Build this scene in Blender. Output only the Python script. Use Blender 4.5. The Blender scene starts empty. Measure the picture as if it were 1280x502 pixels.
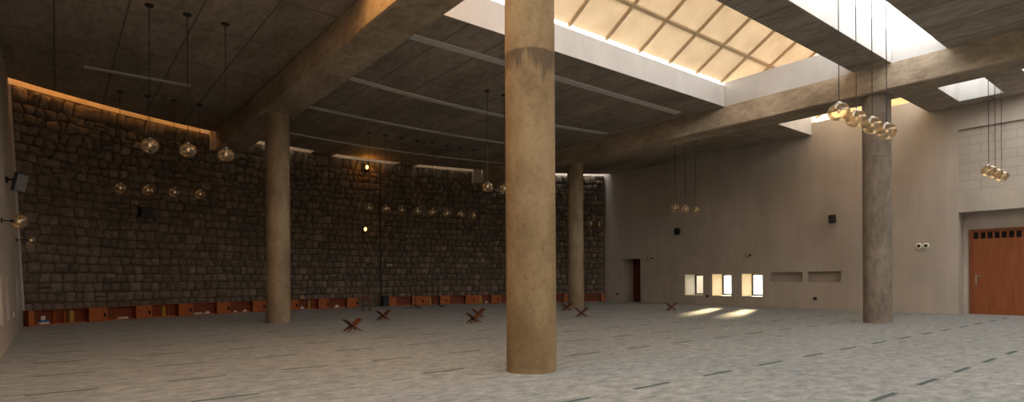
import bpy, bmesh, math, random
from mathutils import Vector, Matrix
random.seed(7)
S = bpy.context.scene
COL = S.collection
# ------------------------------------------------------------------ camera
F_PX, H_PX, PHI, ROLL = 719.0, 347.9, 0.6708, -0.00586
EYE = 1.3
cam = bpy.data.cameras.new('camera')
cam.sensor_fit = 'HORIZONTAL'; cam.sensor_width = 36.0
cam.lens = F_PX / 1280 * 36.0
cam.shift_y = (H_PX - 251.0) / 1280.0
cam.clip_start = 0.05; cam.clip_end = 500
camo = bpy.data.objects.new('camera', cam); COL.objects.link(camo)
_F = Vector((math.sin(PHI), math.cos(PHI), 0)); _R = Vector((math.cos(PHI), -math.sin(PHI), 0)); _Z = Vector((0, 0, 1))
_r = math.cos(ROLL) * _R + math.sin(ROLL) * _Z
_u = -math.sin(ROLL) * _R + math.cos(ROLL) * _Z
m = Matrix((_r, _u, -_F)).transposed().to_4x4(); m.translation = Vector((0, 0, EYE))
camo.matrix_world = m
S.camera = camo
# ------------------------------------------------------------------ light
S.view_settings.view_transform = 'Standard'; S.view_settings.look = 'None'
S.view_settings.gamma = 1.0; S.view_settings.use_curve_mapping = False
S.view_settings.exposure = 1.15
S.cycles.use_denoising = True
S.cycles.max_bounces = 14; S.cycles.diffuse_bounces = 8; S.cycles.transparent_max_bounces = 16
S.cycles.sample_clamp_indirect = 6.0
S.cycles.caustics_reflective = False; S.cycles.caustics_refractive = False
W = bpy.data.worlds.new('sky'); S.world = W; W.use_nodes = True
bg = W.node_tree.nodes['Background']
bg.inputs[0].default_value = (1.0, 0.96, 0.91, 1); bg.inputs[1].default_value = 3.0
sun = bpy.data.lights.new('sun', 'SUN'); sun.energy = 16.0; sun.angle = math.radians(5); sun.color = (1.0, 0.74, 0.42)
suno = bpy.data.objects.new('sun', sun); COL.objects.link(suno)
SUN_DIR = Vector((-1.0, -0.40, -0.20)).normalized()
suno.rotation_euler = SUN_DIR.to_track_quat('-Z', 'Y').to_euler()
suno.location = (40, 20, 12)

def portal(name, loc, sx, sy, direction):
    l = bpy.data.lights.new(name, 'AREA'); l.shape = 'RECTANGLE'; l.size = sx; l.size_y = sy
    l.cycles.is_portal = True
    o = bpy.data.objects.new(name, l); COL.objects.link(o); o.location = loc
    o.rotation_euler = Vector(direction).to_track_quat('-Z', 'Y').to_euler()
ZC = 7.03          # ceiling underside
ZB = 6.35          # beam underside
portal('portal_clerestory', (15.6, 6.4, 8.4), 21.0, 1.3, (0, 1, 0))
portal('portal_left', (2.64, 4.2, 7.6), 4.5, 3.2, (0, 0, -1))
portal('portal_square', (22.05, 5.08, 7.6), 2.6, 1.2, (0, 0, -1))
portal('portal_right', (21.8, 2.05, 7.6), 4.4, 3.3, (0, 0, -1))
portal('portal_rear', (8.5, -1.5, 7.6), 18.6, 3.0, (0, 0, -1))
portal('portal_rear', (8.5, -8.0, 7.6), 18.6, 3.0, (0, 0, -1))
for _y, _h in ((16.2, 1.0), (14.74, 1.0), (13.27, 1.0)):
    portal('portal_window', (24.95, _y, 0.97), 1.0, 1.0, (-1, 0, 0))

# ------------------------------------------------------------------ helpers
def link(o, parent=None):
    COL.objects.link(o)
    if parent is not None: o.parent = parent
    return o
class MB:
    """mesh collector"""
    def __init__(s): s.v = []; s.f = []; s.mi = []; s.m = 0; s.M = Matrix.Identity(4)
    def add(s, vs, fs):
        n = len(s.v); s.v += [tuple(s.M @ Vector(v)) for v in vs]
        for f in fs: s.f.append([i + n for i in f]); s.mi.append(s.m)
        return s
    def box(s, x0, x1, y0, y1, z0, z1):
        vs = [(x0,y0,z0),(x1,y0,z0),(x1,y1,z0),(x0,y1,z0),(x0,y0,z1),(x1,y0,z1),(x1,y1,z1),(x0,y1,z1)]
        return s.add(vs, [(3,2,1,0),(4,5,6,7),(0,1,5,4),(1,2,6,5),(2,3,7,6),(3,0,4,7)])
    def prism(s, pts, z0, z1):
        n = len(pts)
        vs = [(p[0], p[1], z0) for p in pts] + [(p[0], p[1], z1) for p in pts]
        fs = [tuple(range(n - 1, -1, -1)), tuple(range(n, 2 * n))] + [(i, (i + 1) % n, n + (i + 1) % n, n + i) for i in range(n)]
        return s.add(vs, fs)
    def lathe(s, prof, n=32, cx=0, cy=0, cz=0, axis='z'):
        vs = []; fs = []
        for r, z in prof:
            for k in range(n):
                a = 2 * math.pi * k / n
                p = (r * math.cos(a), r * math.sin(a), z)
                if axis == 'x': p = (p[2], p[0], p[1])
                if axis == 'y': p = (p[0], p[2], p[1])
                vs.append((p[0] + cx, p[1] + cy, p[2] + cz))
        for i in range(len(prof) - 1):
            for k in range(n):
                a, b = i * n + k, i * n + (k + 1) % n
                fs.append((a, b, b + n, a + n))
        fs.append(tuple(range(n - 1, -1, -1))); L = (len(prof) - 1) * n; fs.append(tuple(range(L, L + n)))
        return s.add(vs, fs)
    def tube(s, p0, p1, r, n=8, r1=None):
        p0 = Vector(p0); p1 = Vector(p1); d = (p1 - p0).normalized()
        a = d.orthogonal().normalized(); b = d.cross(a); r1 = r if r1 is None else r1
        vs = [tuple(p0 + (a * math.cos(t) + b * math.sin(t)) * r) for t in [2 * math.pi * k / n for k in range(n)]]
        vs += [tuple(p1 + (a * math.cos(t) + b * math.sin(t)) * r1) for t in [2 * math.pi * k / n for k in range(n)]]
        fs = [tuple(range(n - 1, -1, -1)), tuple(range(n, 2 * n))] + [(k, (k + 1) % n, n + (k + 1) % n, n + k) for k in range(n)]
        return s.add(vs, fs)
    def sphere(s, cx, cy, cz, rx, rz, n=24, m=14, zcut=1.0):
        prof = []
        for i in range(1, m):
            t = -math.pi / 2 + math.pi * i / m
            if math.sin(t) > zcut: break
            prof.append((rx * math.cos(t), rz * math.sin(t)))
        return s.lathe(prof, n, cx, cy, cz)
    def build(s, name, mats, parent=None, smooth=False, bevel=0, loc=None):
        me = bpy.data.meshes.new(name); me.from_pydata(s.v, [], s.f)
        if not isinstance(mats, (list, tuple)): mats = [mats]
        for mt in mats: me.materials.append(mt)
        for i, p in enumerate(me.polygons): p.material_index = s.mi[i]
        bm = bmesh.new(); bm.from_mesh(me)
        bmesh.ops.recalc_face_normals(bm, faces=bm.faces); bm.to_mesh(me); bm.free()
        if smooth:
            me.shade_smooth()
            me.set_sharp_from_angle(angle=math.radians(40))
        o = link(bpy.data.objects.new(name, me), parent)
        if loc: o.location = loc
        if bevel:
            b = o.modifiers.new('bevel', 'BEVEL'); b.width = bevel; b.segments = 2; b.limit_method = 'ANGLE'
        return o
def empty(name, loc=(0, 0, 0), rz=0.0):
    o = bpy.data.objects.new(name, None); COL.objects.link(o); o.location = loc; o.rotation_euler = (0, 0, rz); o.empty_display_size = 0.2
    return o
def tag(o, label, cat, group=None):
    o['label'] = label; o['category'] = cat
    if group: o['group'] = group
    return o
def struct(o):
    o['kind'] = 'structure'; return o
def copy_tree(o, parent=None):
    c = o.copy(); COL.objects.link(c); c.parent = parent
    for ch in list(o.children): copy_tree(ch, c)
    return c

# ------------------------------------------------------------------ materials
def mat(name, col=(0.5, 0.5, 0.5), rough=0.7, metal=0.0, spec=0.5):
    m = bpy.data.materials.new(name); m.use_nodes = True
    b = m.node_tree.nodes['Principled BSDF']
    b.inputs['Base Color'].default_value = (*col, 1); b.inputs['Roughness'].default_value = rough
    b.inputs['Metallic'].default_value = metal; b.inputs['Specular IOR Level'].default_value = spec
    return m
class N:
    def __init__(s, m): s.t = m.node_tree; s.b = s.t.nodes['Principled BSDF']; s.m = m
    def n(s, typ, **kw):
        x = s.t.nodes.new(typ)
        for k, v in kw.items():
            if k in x.inputs: x.inputs[k].default_value = v
            else: setattr(x, k, v)
        return x
    def l(s, a, b): s.t.links.new(a, b)
    def coord(s, scale=(1, 1, 1), rot=(0, 0, 0), loc=(0, 0, 0), kind='Object'):
        tc = s.n('ShaderNodeTexCoord'); mp = s.n('ShaderNodeMapping')
        mp.inputs['Scale'].default_value = scale; mp.inputs['Rotation'].default_value = rot; mp.inputs['Location'].default_value = loc
        s.l(tc.outputs[kind], mp.inputs[0]); return mp.outputs[0]
    def noise(s, vec, scale, detail=4, rough=0.55):
        x = s.n('ShaderNodeTexNoise'); x.inputs['Scale'].default_value = scale; x.inputs['Detail'].default_value = detail; x.inputs['Roughness'].default_value = rough
        s.l(vec, x.inputs['Vector']); return x.outputs[0]
    def ramp(s, fac, stops):
        r = s.n('ShaderNodeValToRGB'); e = r.color_ramp.elements
        while len(e) < len(stops): e.new(0.5)
        for k, (p, c) in enumerate(stops): e[k].position = p; e[k].color = (*c, 1) if len(c) == 3 else c
        s.l(fac, r.inputs[0]); return r.outputs[0]
    def mix(s, a, b, fac, mode='MIX'):
        x = s.n('ShaderNodeMix'); x.data_type = 'RGBA'; x.blend_type = mode
        for i, v in ((6, a), (7, b)):
            if isinstance(v, tuple): x.inputs[i].default_value = (*v, 1)
            else: s.l(v, x.inputs[i])
        if isinstance(fac, float): x.inputs[0].default_value = fac
        else: s.l(fac, x.inputs[0])
        return x.outputs[2]
    def bump(s, h, strength=0.3, dist=0.02, prev=None):
        x = s.n('ShaderNodeBump'); x.inputs['Strength'].default_value = strength; x.inputs['Distance'].default_value = dist
        s.l(h, x.inputs['Height'])
        if prev is not None: s.l(prev, x.inputs['Normal'])
        return x.outputs[0]
def joints(k, vec, bw, bh, mortar, offset=0.0):
    """1 on the joints of a rectangular grid bw x bh (in the first two axes of vec)"""
    b = k.n('ShaderNodeTexBrick'); b.offset = offset
    b.inputs['Color1'].default_value = (0, 0, 0, 1); b.inputs['Color2'].default_value = (0, 0, 0, 1); b.inputs['Mortar'].default_value = (1, 1, 1, 1)
    b.inputs['Scale'].default_value = 1.0; b.inputs['Mortar Size'].default_value = mortar; b.inputs['Mortar Smooth'].default_value = 0.2
    b.inputs['Brick Width'].default_value = bw; b.inputs['Row Height'].default_value = bh
    k.l(vec, b.inputs['Vector']); return b.outputs['Fac'] if 'Fac' in b.outputs else b.outputs[1]

def concrete(name, dark, mid, light, grain=(1, 1, 1), grid=None, bumpk=0.25, rot=(0, 0, 0), rough=0.75, loc=(0, 0, 0)):
    m = mat(name, mid, rough, spec=0.3); k = N(m)
    v = k.coord(grain); n1 = k.noise(v, 0.9, 6, 0.6); n2 = k.noise(v, 7.0, 6, 0.7)
    c = k.ramp(n1, [(0.28, dark), (0.5, mid), (0.74, light)])
    c = k.mix(c, k.ramp(n2, [(0.3, (0.55, 0.53, 0.5)), (0.6, (1, 1, 1))]), 0.8, 'MULTIPLY')
    vo = k.n('ShaderNodeTexVoronoi'); vo.inputs['Scale'].default_value = 9.0; k.l(k.coord(), vo.inputs['Vector'])
    c = k.mix(c, k.ramp(vo.outputs[0], [(0.03, (0.45, 0.4, 0.36)), (0.09, (1, 1, 1))]), 0.5, 'MULTIPLY')
    h = n2
    nb = k.bump(h, bumpk, 0.02)
    if grid:
        g = k.coord((1, 1, 1), rot, loc)
        wob = k.noise(k.coord(), 0.8, 2)
        j = joints(k, g, *grid)
        c = k.mix(c, tuple(x * 0.35 for x in mid), k.ramp(j, [(0.0, (0, 0, 0)), (1.0, (0.85, 0.85, 0.85))]))
        inv = k.n('ShaderNodeInvert'); k.l(j, inv.inputs['Color'])
        nb = k.bump(inv.outputs[0], 0.5, 0.01, nb)
    k.l(c, k.b.inputs['Base Color']); k.l(nb, k.b.inputs['Normal'])
    return m
PI = math.pi
M_ceil = concrete('board_marked_concrete', (0.27, 0.23, 0.185), (0.40, 0.345, 0.285), (0.52, 0.455, 0.385), grain=(1, 0.35, 1), grid=(1.22, 2.44, 0.022))
M_beam = concrete('beam_concrete', (0.27, 0.215, 0.155), (0.43, 0.355, 0.265), (0.58, 0.495, 0.385), grain=(1, 0.6, 1.3), bumpk=0.4)
M_cmu = None
def plaster():
    m = mat('taupe_plaster', (0.42, 0.37, 0.32), 0.85, spec=0.2); k = N(m)
    v = k.coord(); n1 = k.noise(v, 0.5, 5); n2 = k.noise(k.coord((1, 1, 0.25)), 1.6, 6, 0.6); n3 = k.noise(v, 40, 3)
    c = k.ramp(n1, [(0.3, (0.44, 0.395, 0.345)), (0.7, (0.52, 0.47, 0.415))])
    c = k.mix(c, k.ramp(n2, [(0.35, (0.82, 0.8, 0.78)), (0.65, (1, 1, 1))]), 0.7, 'MULTIPLY')
    j = joints(k, k.coord((1, 1, 1), (0, PI / 2, PI / 2)), 1.25, 2.5, 0.004)
    c = k.mix(c, (0.27, 0.235, 0.2), k.ramp(j, [(0, (0, 0, 0)), (1, (0.4, 0.4, 0.4))]))
    k.l(c, k.b.inputs['Base Color']); k.l(k.bump(n3, 0.12, 0.01), k.b.inputs['Normal'])
    return m
M_wall = plaster()
def cmu():
    m = mat('painted_blockwork', (0.42, 0.37, 0.32), 0.85, spec=0.2); k = N(m)
    sx = k.n('ShaderNodeSeparateXYZ'); k.l(k.coord(), sx.inputs[0])
    cb = k.n('ShaderNodeCombineXYZ'); k.l(sx.outputs[1], cb.inputs[0]); k.l(sx.outputs[2], cb.inputs[1])
    j = joints(k, cb.outputs[0], 0.62, 0.3, 0.012, 0.5)
    n1 = k.noise(k.coord(), 0.8, 4)
    c = k.ramp(n1, [(0.3, (0.39, 0.35, 0.305)), (0.7, (0.47, 0.42, 0.37))])
    c = k.mix(c, (0.3, 0.26, 0.225), k.ramp(j, [(0, (0, 0, 0)), (1, (0.7, 0.7, 0.7))]))
    inv = k.n('ShaderNodeInvert'); k.l(j, inv.inputs['Color'])
    k.l(c, k.b.inputs['Base Color']); k.l(k.bump(inv.outputs[0], 0.5, 0.01), k.b.inputs['Normal'])
    return m
M_cmu = cmu()
M_white = mat('white_plaster', (0.72, 0.70, 0.68), 0.8, spec=0.2)
k = N(M_white); k.l(k.ramp(k.noise(k.coord((1, 1, 0.4)), 1.5, 5), [(0.3, (0.50, 0.495, 0.49)), (0.7, (0.60, 0.595, 0.59))]), k.b.inputs['Base Color'])
def column_mat():
    m = mat('column_concrete', (0.45, 0.38, 0.29), 0.8, spec=0.25); k = N(m)
    v = k.coord(); n1 = k.noise(k.coord((1, 1, 0.5)), 1.4, 6, 0.6); n2 = k.noise(v, 12, 6, 0.7)
    c = k.ramp(n1, [(0.32, (0.22, 0.165, 0.105)), (0.5, (0.32, 0.25, 0.165)), (0.68, (0.42, 0.345, 0.24))])
    c = k.mix(c, k.ramp(n2, [(0.32, (0.6, 0.57, 0.53)), (0.55, (1, 1, 1))]), 0.5, 'MULTIPLY')
    vo = k.n('ShaderNodeTexVoronoi'); vo.inputs['Scale'].default_value = 7.0; k.l(k.coord((1, 1, 0.8)), vo.inputs['Vector'])
    c = k.mix(c, k.ramp(vo.outputs[0], [(0.04, (0.35, 0.3, 0.24)), (0.1, (1, 1, 1))]), 0.6, 'MULTIPLY')
    # blotches that gather towards the foot
    sz = k.n('ShaderNodeSeparateXYZ'); k.l(v, sz.inputs[0])
    n4 = k.noise(k.coord((2.2, 2.2, 1.0)), 2.6, 4)
    mr = k.n('ShaderNodeMapRange'); mr.inputs[1].default_value = 0.0; mr.inputs[2].default_value = 0.8; mr.inputs[3].default_value = 0.75; mr.inputs[4].default_value = 0.0
    k.l(sz.outputs[2], mr.inputs[0])
    mu = k.n('ShaderNodeMath', operation='MULTIPLY'); k.l(mr.outputs[0], mu.inputs[0]); k.l(k.ramp(n4, [(0.42, (0, 0, 0)), (0.6, (1, 1, 1))]), mu.inputs[1])
    c = k.mix(c, (0.20, 0.155, 0.10), mu.outputs[0])
    k.l(c, k.b.inputs['Base Color']); k.l(k.bump(n2, 0.3, 0.015), k.b.inputs['Normal'])
    return m
M_col = column_mat()
def column_stained():
    m = M_col.copy(); m.name = 'column_concrete_water_stained'; k = N(m)
    src = [l for l in m.node_tree.links if l.to_socket == k.b.inputs['Base Color']][0].from_socket
    sz = k.n('ShaderNodeSeparateXYZ'); k.l(k.coord(), sz.inputs[0])
    nn = k.noise(k.coord((1, 1, 0.12)), 5.5, 3)
    a = k.n('ShaderNodeMapRange'); a.interpolation_type = 'SMOOTHSTEP'
    a.inputs[1].default_value = 4.42; a.inputs[2].default_value = 4.46; a.inputs[3].default_value = 1; a.inputs[4].default_value = 0
    k.l(sz.outputs[2], a.inputs[0])
    # lower limit of the drips varies around the shaft
    ad = k.n('ShaderNodeMath', operation='MULTIPLY_ADD'); k.l(nn, ad.inputs[0]); ad.inputs[1].default_value = 1.5; k.l(sz.outputs[2], ad.inputs[2])
    b = k.n('ShaderNodeMapRange'); b.interpolation_type = 'SMOOTHSTEP'
    b.inputs[1].default_value = 4.92; b.inputs[2].default_value = 5.16; b.inputs[3].default_value = 0; b.inputs[4].default_value = 1
    k.l(ad.outputs[0], b.inputs[0])
    mu = k.n('ShaderNodeMath', operation='MULTIPLY'); k.l(a.outputs[0], mu.inputs[0]); k.l(b.outputs[0], mu.inputs[1])
    m2 = k.n('ShaderNodeMath', operation='MULTIPLY'); k.l(mu.outputs[0], m2.inputs[0]); m2.inputs[1].default_value = 0.72
    k.l(k.mix(k.mix(src, (0.80, 0.71, 0.56), 1.0, 'MULTIPLY'), (0.05, 0.036, 0.022), m2.outputs[0]), k.b.inputs['Base Color'])
    return m
M_colst = column_stained()
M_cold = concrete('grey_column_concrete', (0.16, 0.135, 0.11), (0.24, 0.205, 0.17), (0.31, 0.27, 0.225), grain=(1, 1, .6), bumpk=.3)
def carpet():
    m = mat('grey_carpet', (0.4, 0.38, 0.36), 0.95, spec=0.1); k = N(m)
    v = k.coord(); n1 = k.noise(v, 0.35, 3); n2 = k.noise(k.coord((1.0, 1.7, 1), (0, 0, 0.3)), 3.6, 8, 0.85); n3 = k.noise(v, 60, 2)
    c = k.ramp(n2, [(0.36, (0.10, 0.112, 0.113)), (0.5, (0.205, 0.213, 0.207)), (0.64, (0.335, 0.337, 0.322))])
    c = k.mix(c, k.ramp(n1, [(0.35, (0.82, 0.86, 0.9)), (0.65, (1, 0.99, 0.97))]), 0.8, 'MULTIPLY')
    k.l(c, k.b.inputs['Base Color']); k.l(k.bump(n3, 0.5, 0.01), k.b.inputs['Normal'])
    b = k.b; b.inputs['Sheen Weight'].default_value = 0.15
    return m
M_carpet = carpet()
M_dash = mat('dark_green_carpet_stripe', (0.075, 0.095, 0.092), 0.95, spec=0.1)
def stone():
    m = mat('dark_basalt', (0.06, 0.05, 0.043), 0.8, spec=0.3); k = N(m)
    ge = k.n('ShaderNodeNewGeometry'); r = ge.outputs['Random Per Island']
    n1 = k.noise(k.coord(), 5, 6, 0.65); n2 = k.noise(k.coord(), 22, 5, 0.7)
    c = k.ramp(r, [(0.0, (0.16, 0.13, 0.104)), (0.4, (0.20, 0.164, 0.13)), (0.7, (0.225, 0.187, 0.149)), (0.93, (0.26, 0.217, 0.173)), (1.0, (0.31, 0.26, 0.207))])
    c = k.mix(c, k.ramp(n1, [(0.3, (0.5, 0.48, 0.45)), (0.65, (1.15, 1.1, 1.05))]), 0.8, 'MULTIPLY')
    k.l(c, k.b.inputs['Base Color'])
    k.l(k.bump(n2, 0.6, 0.02, k.bump(n1, 0.8, 0.05)), k.b.inputs['Normal'])
    return m
M_stone = stone()
M_mortar = mat('recessed_dark_mortar', (0.10, 0.08, 0.062), 0.95, spec=0.1)
def wood(name, c1, c2, rough=0.45, axis=(1, 1, 8), sc=3.0):
    m = mat(name, c1, rough, spec=0.4); k = N(m)
    n1 = k.noise(k.coord(axis), sc, 6, 0.6)
    k.l(k.ramp(n1, [(0.3, c1), (0.7, c2)]), k.b.inputs['Base Color']); k.l(k.bump(n1, 0.05, 0.01), k.b.inputs['Normal'])
    return m
M_redwood = wood('orange_red_wood', (0.36, 0.09, 0.018), (0.48, 0.14, 0.03))
M_redwood_d = wood('orange_red_wood_shelf_shade', (0.16, 0.03, 0.009), (0.23, 0.047, 0.013))  # same wood darkened, standing in for the shade inside the shelves
M_door = wood('brown_door_veneer', (0.21, 0.058, 0.016), (0.30, 0.09, 0.027), 0.5, (3, 3, 0.35), 4.0)
M_frame = wood('door_frame_wood', (0.17, 0.05, 0.018), (0.23, 0.07, 0.025), 0.5)
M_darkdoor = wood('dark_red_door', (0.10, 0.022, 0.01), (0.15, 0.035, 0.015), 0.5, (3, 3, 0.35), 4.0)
M_rehal = wood('carved_walnut', (0.075, 0.025, 0.012), (0.19, 0.062, 0.025), 0.35, (8, 1, 1), 3.0)
M_black = mat('black_plastic', (0.012, 0.012, 0.013), 0.5)
M_hole = mat('black_recess', (0.006, 0.005, 0.005), 0.9)
M_grey = mat('dark_grey_metal', (0.05, 0.05, 0.055), 0.45, 0.6)
M_steel = mat('brushed_steel', (0.6, 0.58, 0.55), 0.3, 1.0)
M_strip = mat('pale_grey_profile', (0.72, 0.71, 0.68), 0.6)
M_whitep = mat('white_paper', (0.75, 0.72, 0.68), 0.9)
M_cream = mat('cream_plastic', (0.8, 0.76, 0.66), 0.5)
M_blue = mat('blue_card', (0.03, 0.17, 0.36), 0.6)
M_yellow = mat('yellow_book_cloth', (0.48, 0.30, 0.045), 0.6)
M_batten = wood('brown_batten', (0.33, 0.23, 0.13), (0.42, 0.31, 0.18), 0.6)
def panel_mat(name='tan_translucent_panel', trans=0.115, tint=(1, 1, 1)):
    m = bpy.data.materials.new(name); m.use_nodes = True; t = m.node_tree
    b = t.nodes['Principled BSDF']; t.nodes.remove(b); out = t.nodes['Material Output']
    tr = t.nodes.new('ShaderNodeBsdfTranslucent'); df = t.nodes.new('ShaderNodeBsdfDiffuse'); mx = t.nodes.new('ShaderNodeMixShader'); mx.inputs[0].default_value = trans
    tc = t.nodes.new('ShaderNodeTexCoord'); no = t.nodes.new('ShaderNodeTexNoise'); no.inputs['Scale'].default_value = 1.6; no.inputs['Detail'].default_value = 6
    r = t.nodes.new('ShaderNodeValToRGB'); r.color_ramp.elements[0].position = 0.3; r.color_ramp.elements[1].position = 0.7
    r.color_ramp.elements[0].color = (0.42 * tint[0], 0.33 * tint[1], 0.225 * tint[2], 1); r.color_ramp.elements[1].color = (0.50 * tint[0], 0.405 * tint[1], 0.285 * tint[2], 1)
    t.links.new(tc.outputs['Object'], no.inputs['Vector']); t.links.new(no.outputs[0], r.inputs[0])
    t.links.new(r.outputs[0], tr.inputs[0]); t.links.new(r.outputs[0], df.inputs[0])
    t.links.new(df.outputs[0], mx.inputs[1]); t.links.new(tr.outputs[0], mx.inputs[2]); t.links.new(mx.outputs[0], out.inputs[0])
    return m
M_panel = panel_mat()
M_panel2 = panel_mat('amber_light_tint_panel', 0.68, (1.8, 1.3, 0.72))  # amber panel added to warm the light on the left beam
M_panel3 = panel_mat('tan_translucent_panel_brighter', 0.5)  # passes more light, added to brighten the right wall
M_slotl = panel_mat('amber_slot_tint', 0.9, (1.9, 1.65, 1.25))
M_slotm = panel_mat('pale_slot_tint', 0.75, (1.6, 1.8, 2.2))
def frost():
    m = bpy.data.materials.new('frosted_white_glass'); m.use_nodes = True; t = m.node_tree
    t.nodes.remove(t.nodes['Principled BSDF']); tr = t.nodes.new('ShaderNodeBsdfTranslucent'); tr.inputs[0].default_value = (.85, .85, .85, 1)
    t.links.new(tr.outputs[0], t.nodes['Material Output'].inputs[0]); return m
M_frost = frost()
def thin_glass(name, tint, refl=1.0, rough=0.02, haze=0.0):
    m = bpy.data.materials.new(name); m.use_nodes = True; t = m.node_tree
    t.nodes.remove(t.nodes['Principled BSDF']); out = t.nodes['Material Output']
    tr = t.nodes.new('ShaderNodeBsdfTransparent'); gl = t.nodes.new('ShaderNodeBsdfGlossy'); mx = t.nodes.new('ShaderNodeMixShader')
    tr.inputs[0].default_value = (*tint, 1); gl.inputs['Roughness'].default_value = rough; gl.inputs[0].default_value = (1, 0.93, 0.82, 1)
    fr = t.nodes.new('ShaderNodeLayerWeight'); fr.inputs[0].default_value = 0.35
    mu = t.nodes.new('ShaderNodeMath'); mu.operation = 'MULTIPLY_ADD'; mu.inputs[1].default_value = refl; mu.inputs[2].default_value = 0.05
    if haze:
        df = t.nodes.new('ShaderNodeBsdfTranslucent'); d2 = t.nodes.new('ShaderNodeBsdfDiffuse'); m2 = t.nodes.new('ShaderNodeMixShader'); m3 = t.nodes.new('ShaderNodeMixShader')
        df.inputs[0].default_value = d2.inputs[0].default_value = (.85, .76, .62, 1); m2.inputs[0].default_value = .5; m3.inputs[0].default_value = haze
        t.links.new(df.outputs[0], m2.inputs[1]); t.links.new(d2.outputs[0], m2.inputs[2])
        t.links.new(tr.outputs[0], m3.inputs[1]); t.links.new(m2.outputs[0], m3.inputs[2]); base = m3.outputs[0]
    else: base = tr.outputs[0]
    t.links.new(fr.outputs['Fresnel'], mu.inputs[0]); t.links.new(mu.outputs[0], mx.inputs[0])
    t.links.new(base, mx.inputs[1]); t.links.new(gl.outputs[0], mx.inputs[2]); t.links.new(mx.outputs[0], out.inputs[0])
    return m
M_globe = thin_glass('smoked_amber_glass', (0.90, 0.80, 0.62), 0.75, 0.06, 0.12)
M_pane = thin_glass('window_glass', (0.95, 0.97, 0.96), 0.5)
def emis(name, col, st):
    m = mat(name, col, 0.5); b = m.node_tree.nodes['Principled BSDF']
    b.inputs['Emission Color'].default_value = (*col, 1); b.inputs['Emission Strength'].default_value = st
    return m
M_bulb = emis('lamp_filament', (1.0, 0.80, 0.55), 0.12)
M_amber = emis('amber_lamp', (1.0, 0.42, 0.06), 9.0)

# ================================================================== STRUCTURE
XL, XR = -0.73, 24.0
YB = -12.0
AC = (11.5, 4.65)
def apt(R, x):
    return (x, AC[1] + math.sqrt(max(R * R - (x - AC[0]) ** 2, 0)))
def apts(R, x0, x1, n):
    return [apt(R, x0 + (x1 - x0) * i / n) for i in range(n + 1)]
B1 = (4.88, 5.86); B2 = (17.62, 18.60)

# floor with its woven prayer-row dashes
mb = MB()
mb.box(-3, 27.5, YB - 0.5, 28, -0.2, 0.0)
mb.m = 1
rows = [(-3.3, 0), (-1.3, 0), (0.55, 0), (2.37, -0.12), (4.38, -0.09), (6.97, 0), (8.57, 0), (10.19, 0.04), (11.8, 0), (13.4, 0.05), (15.0, 0), (16.6, 0.03), (18.2, 0), (19.8, 0)]
for y, off in rows:
    kx = -1
    while True:
        x = 1.13 + 1.412 * kx + off; kx += 1
        if x > 23.0: break
        if x < -0.5: continue
        if y == 6.97 and kx in (2,): continue
        dy = 0.034
        mb.add([(x, y - dy, 0.002), (x + 0.69, y - dy, 0.002), (x + 0.69, y + dy, 0.002), (x, y + dy, 0.002)], [(0, 1, 2, 3)])
floor = struct(mb.build('floor', [M_carpet, M_dash]))

# ceiling slabs -----------------------------------------------------
mb = MB(); ZT = ZC + 0.42
RS = 20.95     # ceiling edge along the light slot
def slab(x0, x1, y0, y1): mb.box(x0, x1, y0, y1, ZC, ZT)
def arcslab(x0, x1, y0, R):
    n = max(2, int((x1 - x0) * 2)); mb.prism([(x0, y0), (x1, y0)] + apts(R, x0, x1, n)[::-1], ZC, ZT)
OY0, OY1 = 6.68, 10.70
XLo = -1.6
for (x0, x1) in ((XLo, B1[0]), (B1[1], B2[0])):
    arcslab(x0, x1, OY1, RS)
arcslab(B2[1], XR + 0.0, OY1, RS)
# dark bridges across the slot in the middle bay
for (x0, x1) in ((9.06, 10.07), (13.29, 14.27)):
    mb.prism(apts(RS, x0, x1, 3) + apts(21.54, x0, x1, 3)[::-1], ZC, ZT)
# left bay, with an added unseen opening that brightens its floor
slab(XLo, 0.9, OY0, OY1)
slab(XLo, B1[0], 5.77, OY0); slab(XLo, 0.4, 2.6, 5.77); slab(XLo, B1[0], 0.0, 2.6)
# middle bay
slab(B1[1], B2[0], 5.77, OY0); slab(B1[1], B2[0], 0.0, 4.50)
# right bay: solid strip between beam and the slot at the wall, square light well
slab(B2[1], 21.25, OY0, OY1)
slab(B2[1], XR, 5.67, OY0); slab(B2[1], 20.8, 4.50, 5.67); slab(23.3, XR, 4.50, 5.67); slab(B2[1], 19.6, 0.0, 4.50); slab(19.6, XR, 3.7, 4.5); slab(19.6, XR, 0.0, 0.4)  # last pieces leave an added unseen opening that brightens the right wall
# behind the camera: two rows of openings added to brighten the hall
for a, b in ((XLo, B1[0]), (B1[1], B2[0]), (B2[1], XR)):
    slab(a, b, YB, -9.5); slab(a, b, -6.5, -3.0)
slab(XLo, -0.8, -9.5, -6.5); slab(XLo, -0.8, -3, 0); slab(17.8, XR, -9.5, -6.5); slab(17.8, XR, -3, 0)
struct(mb.build('ceiling', M_ceil))

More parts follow.
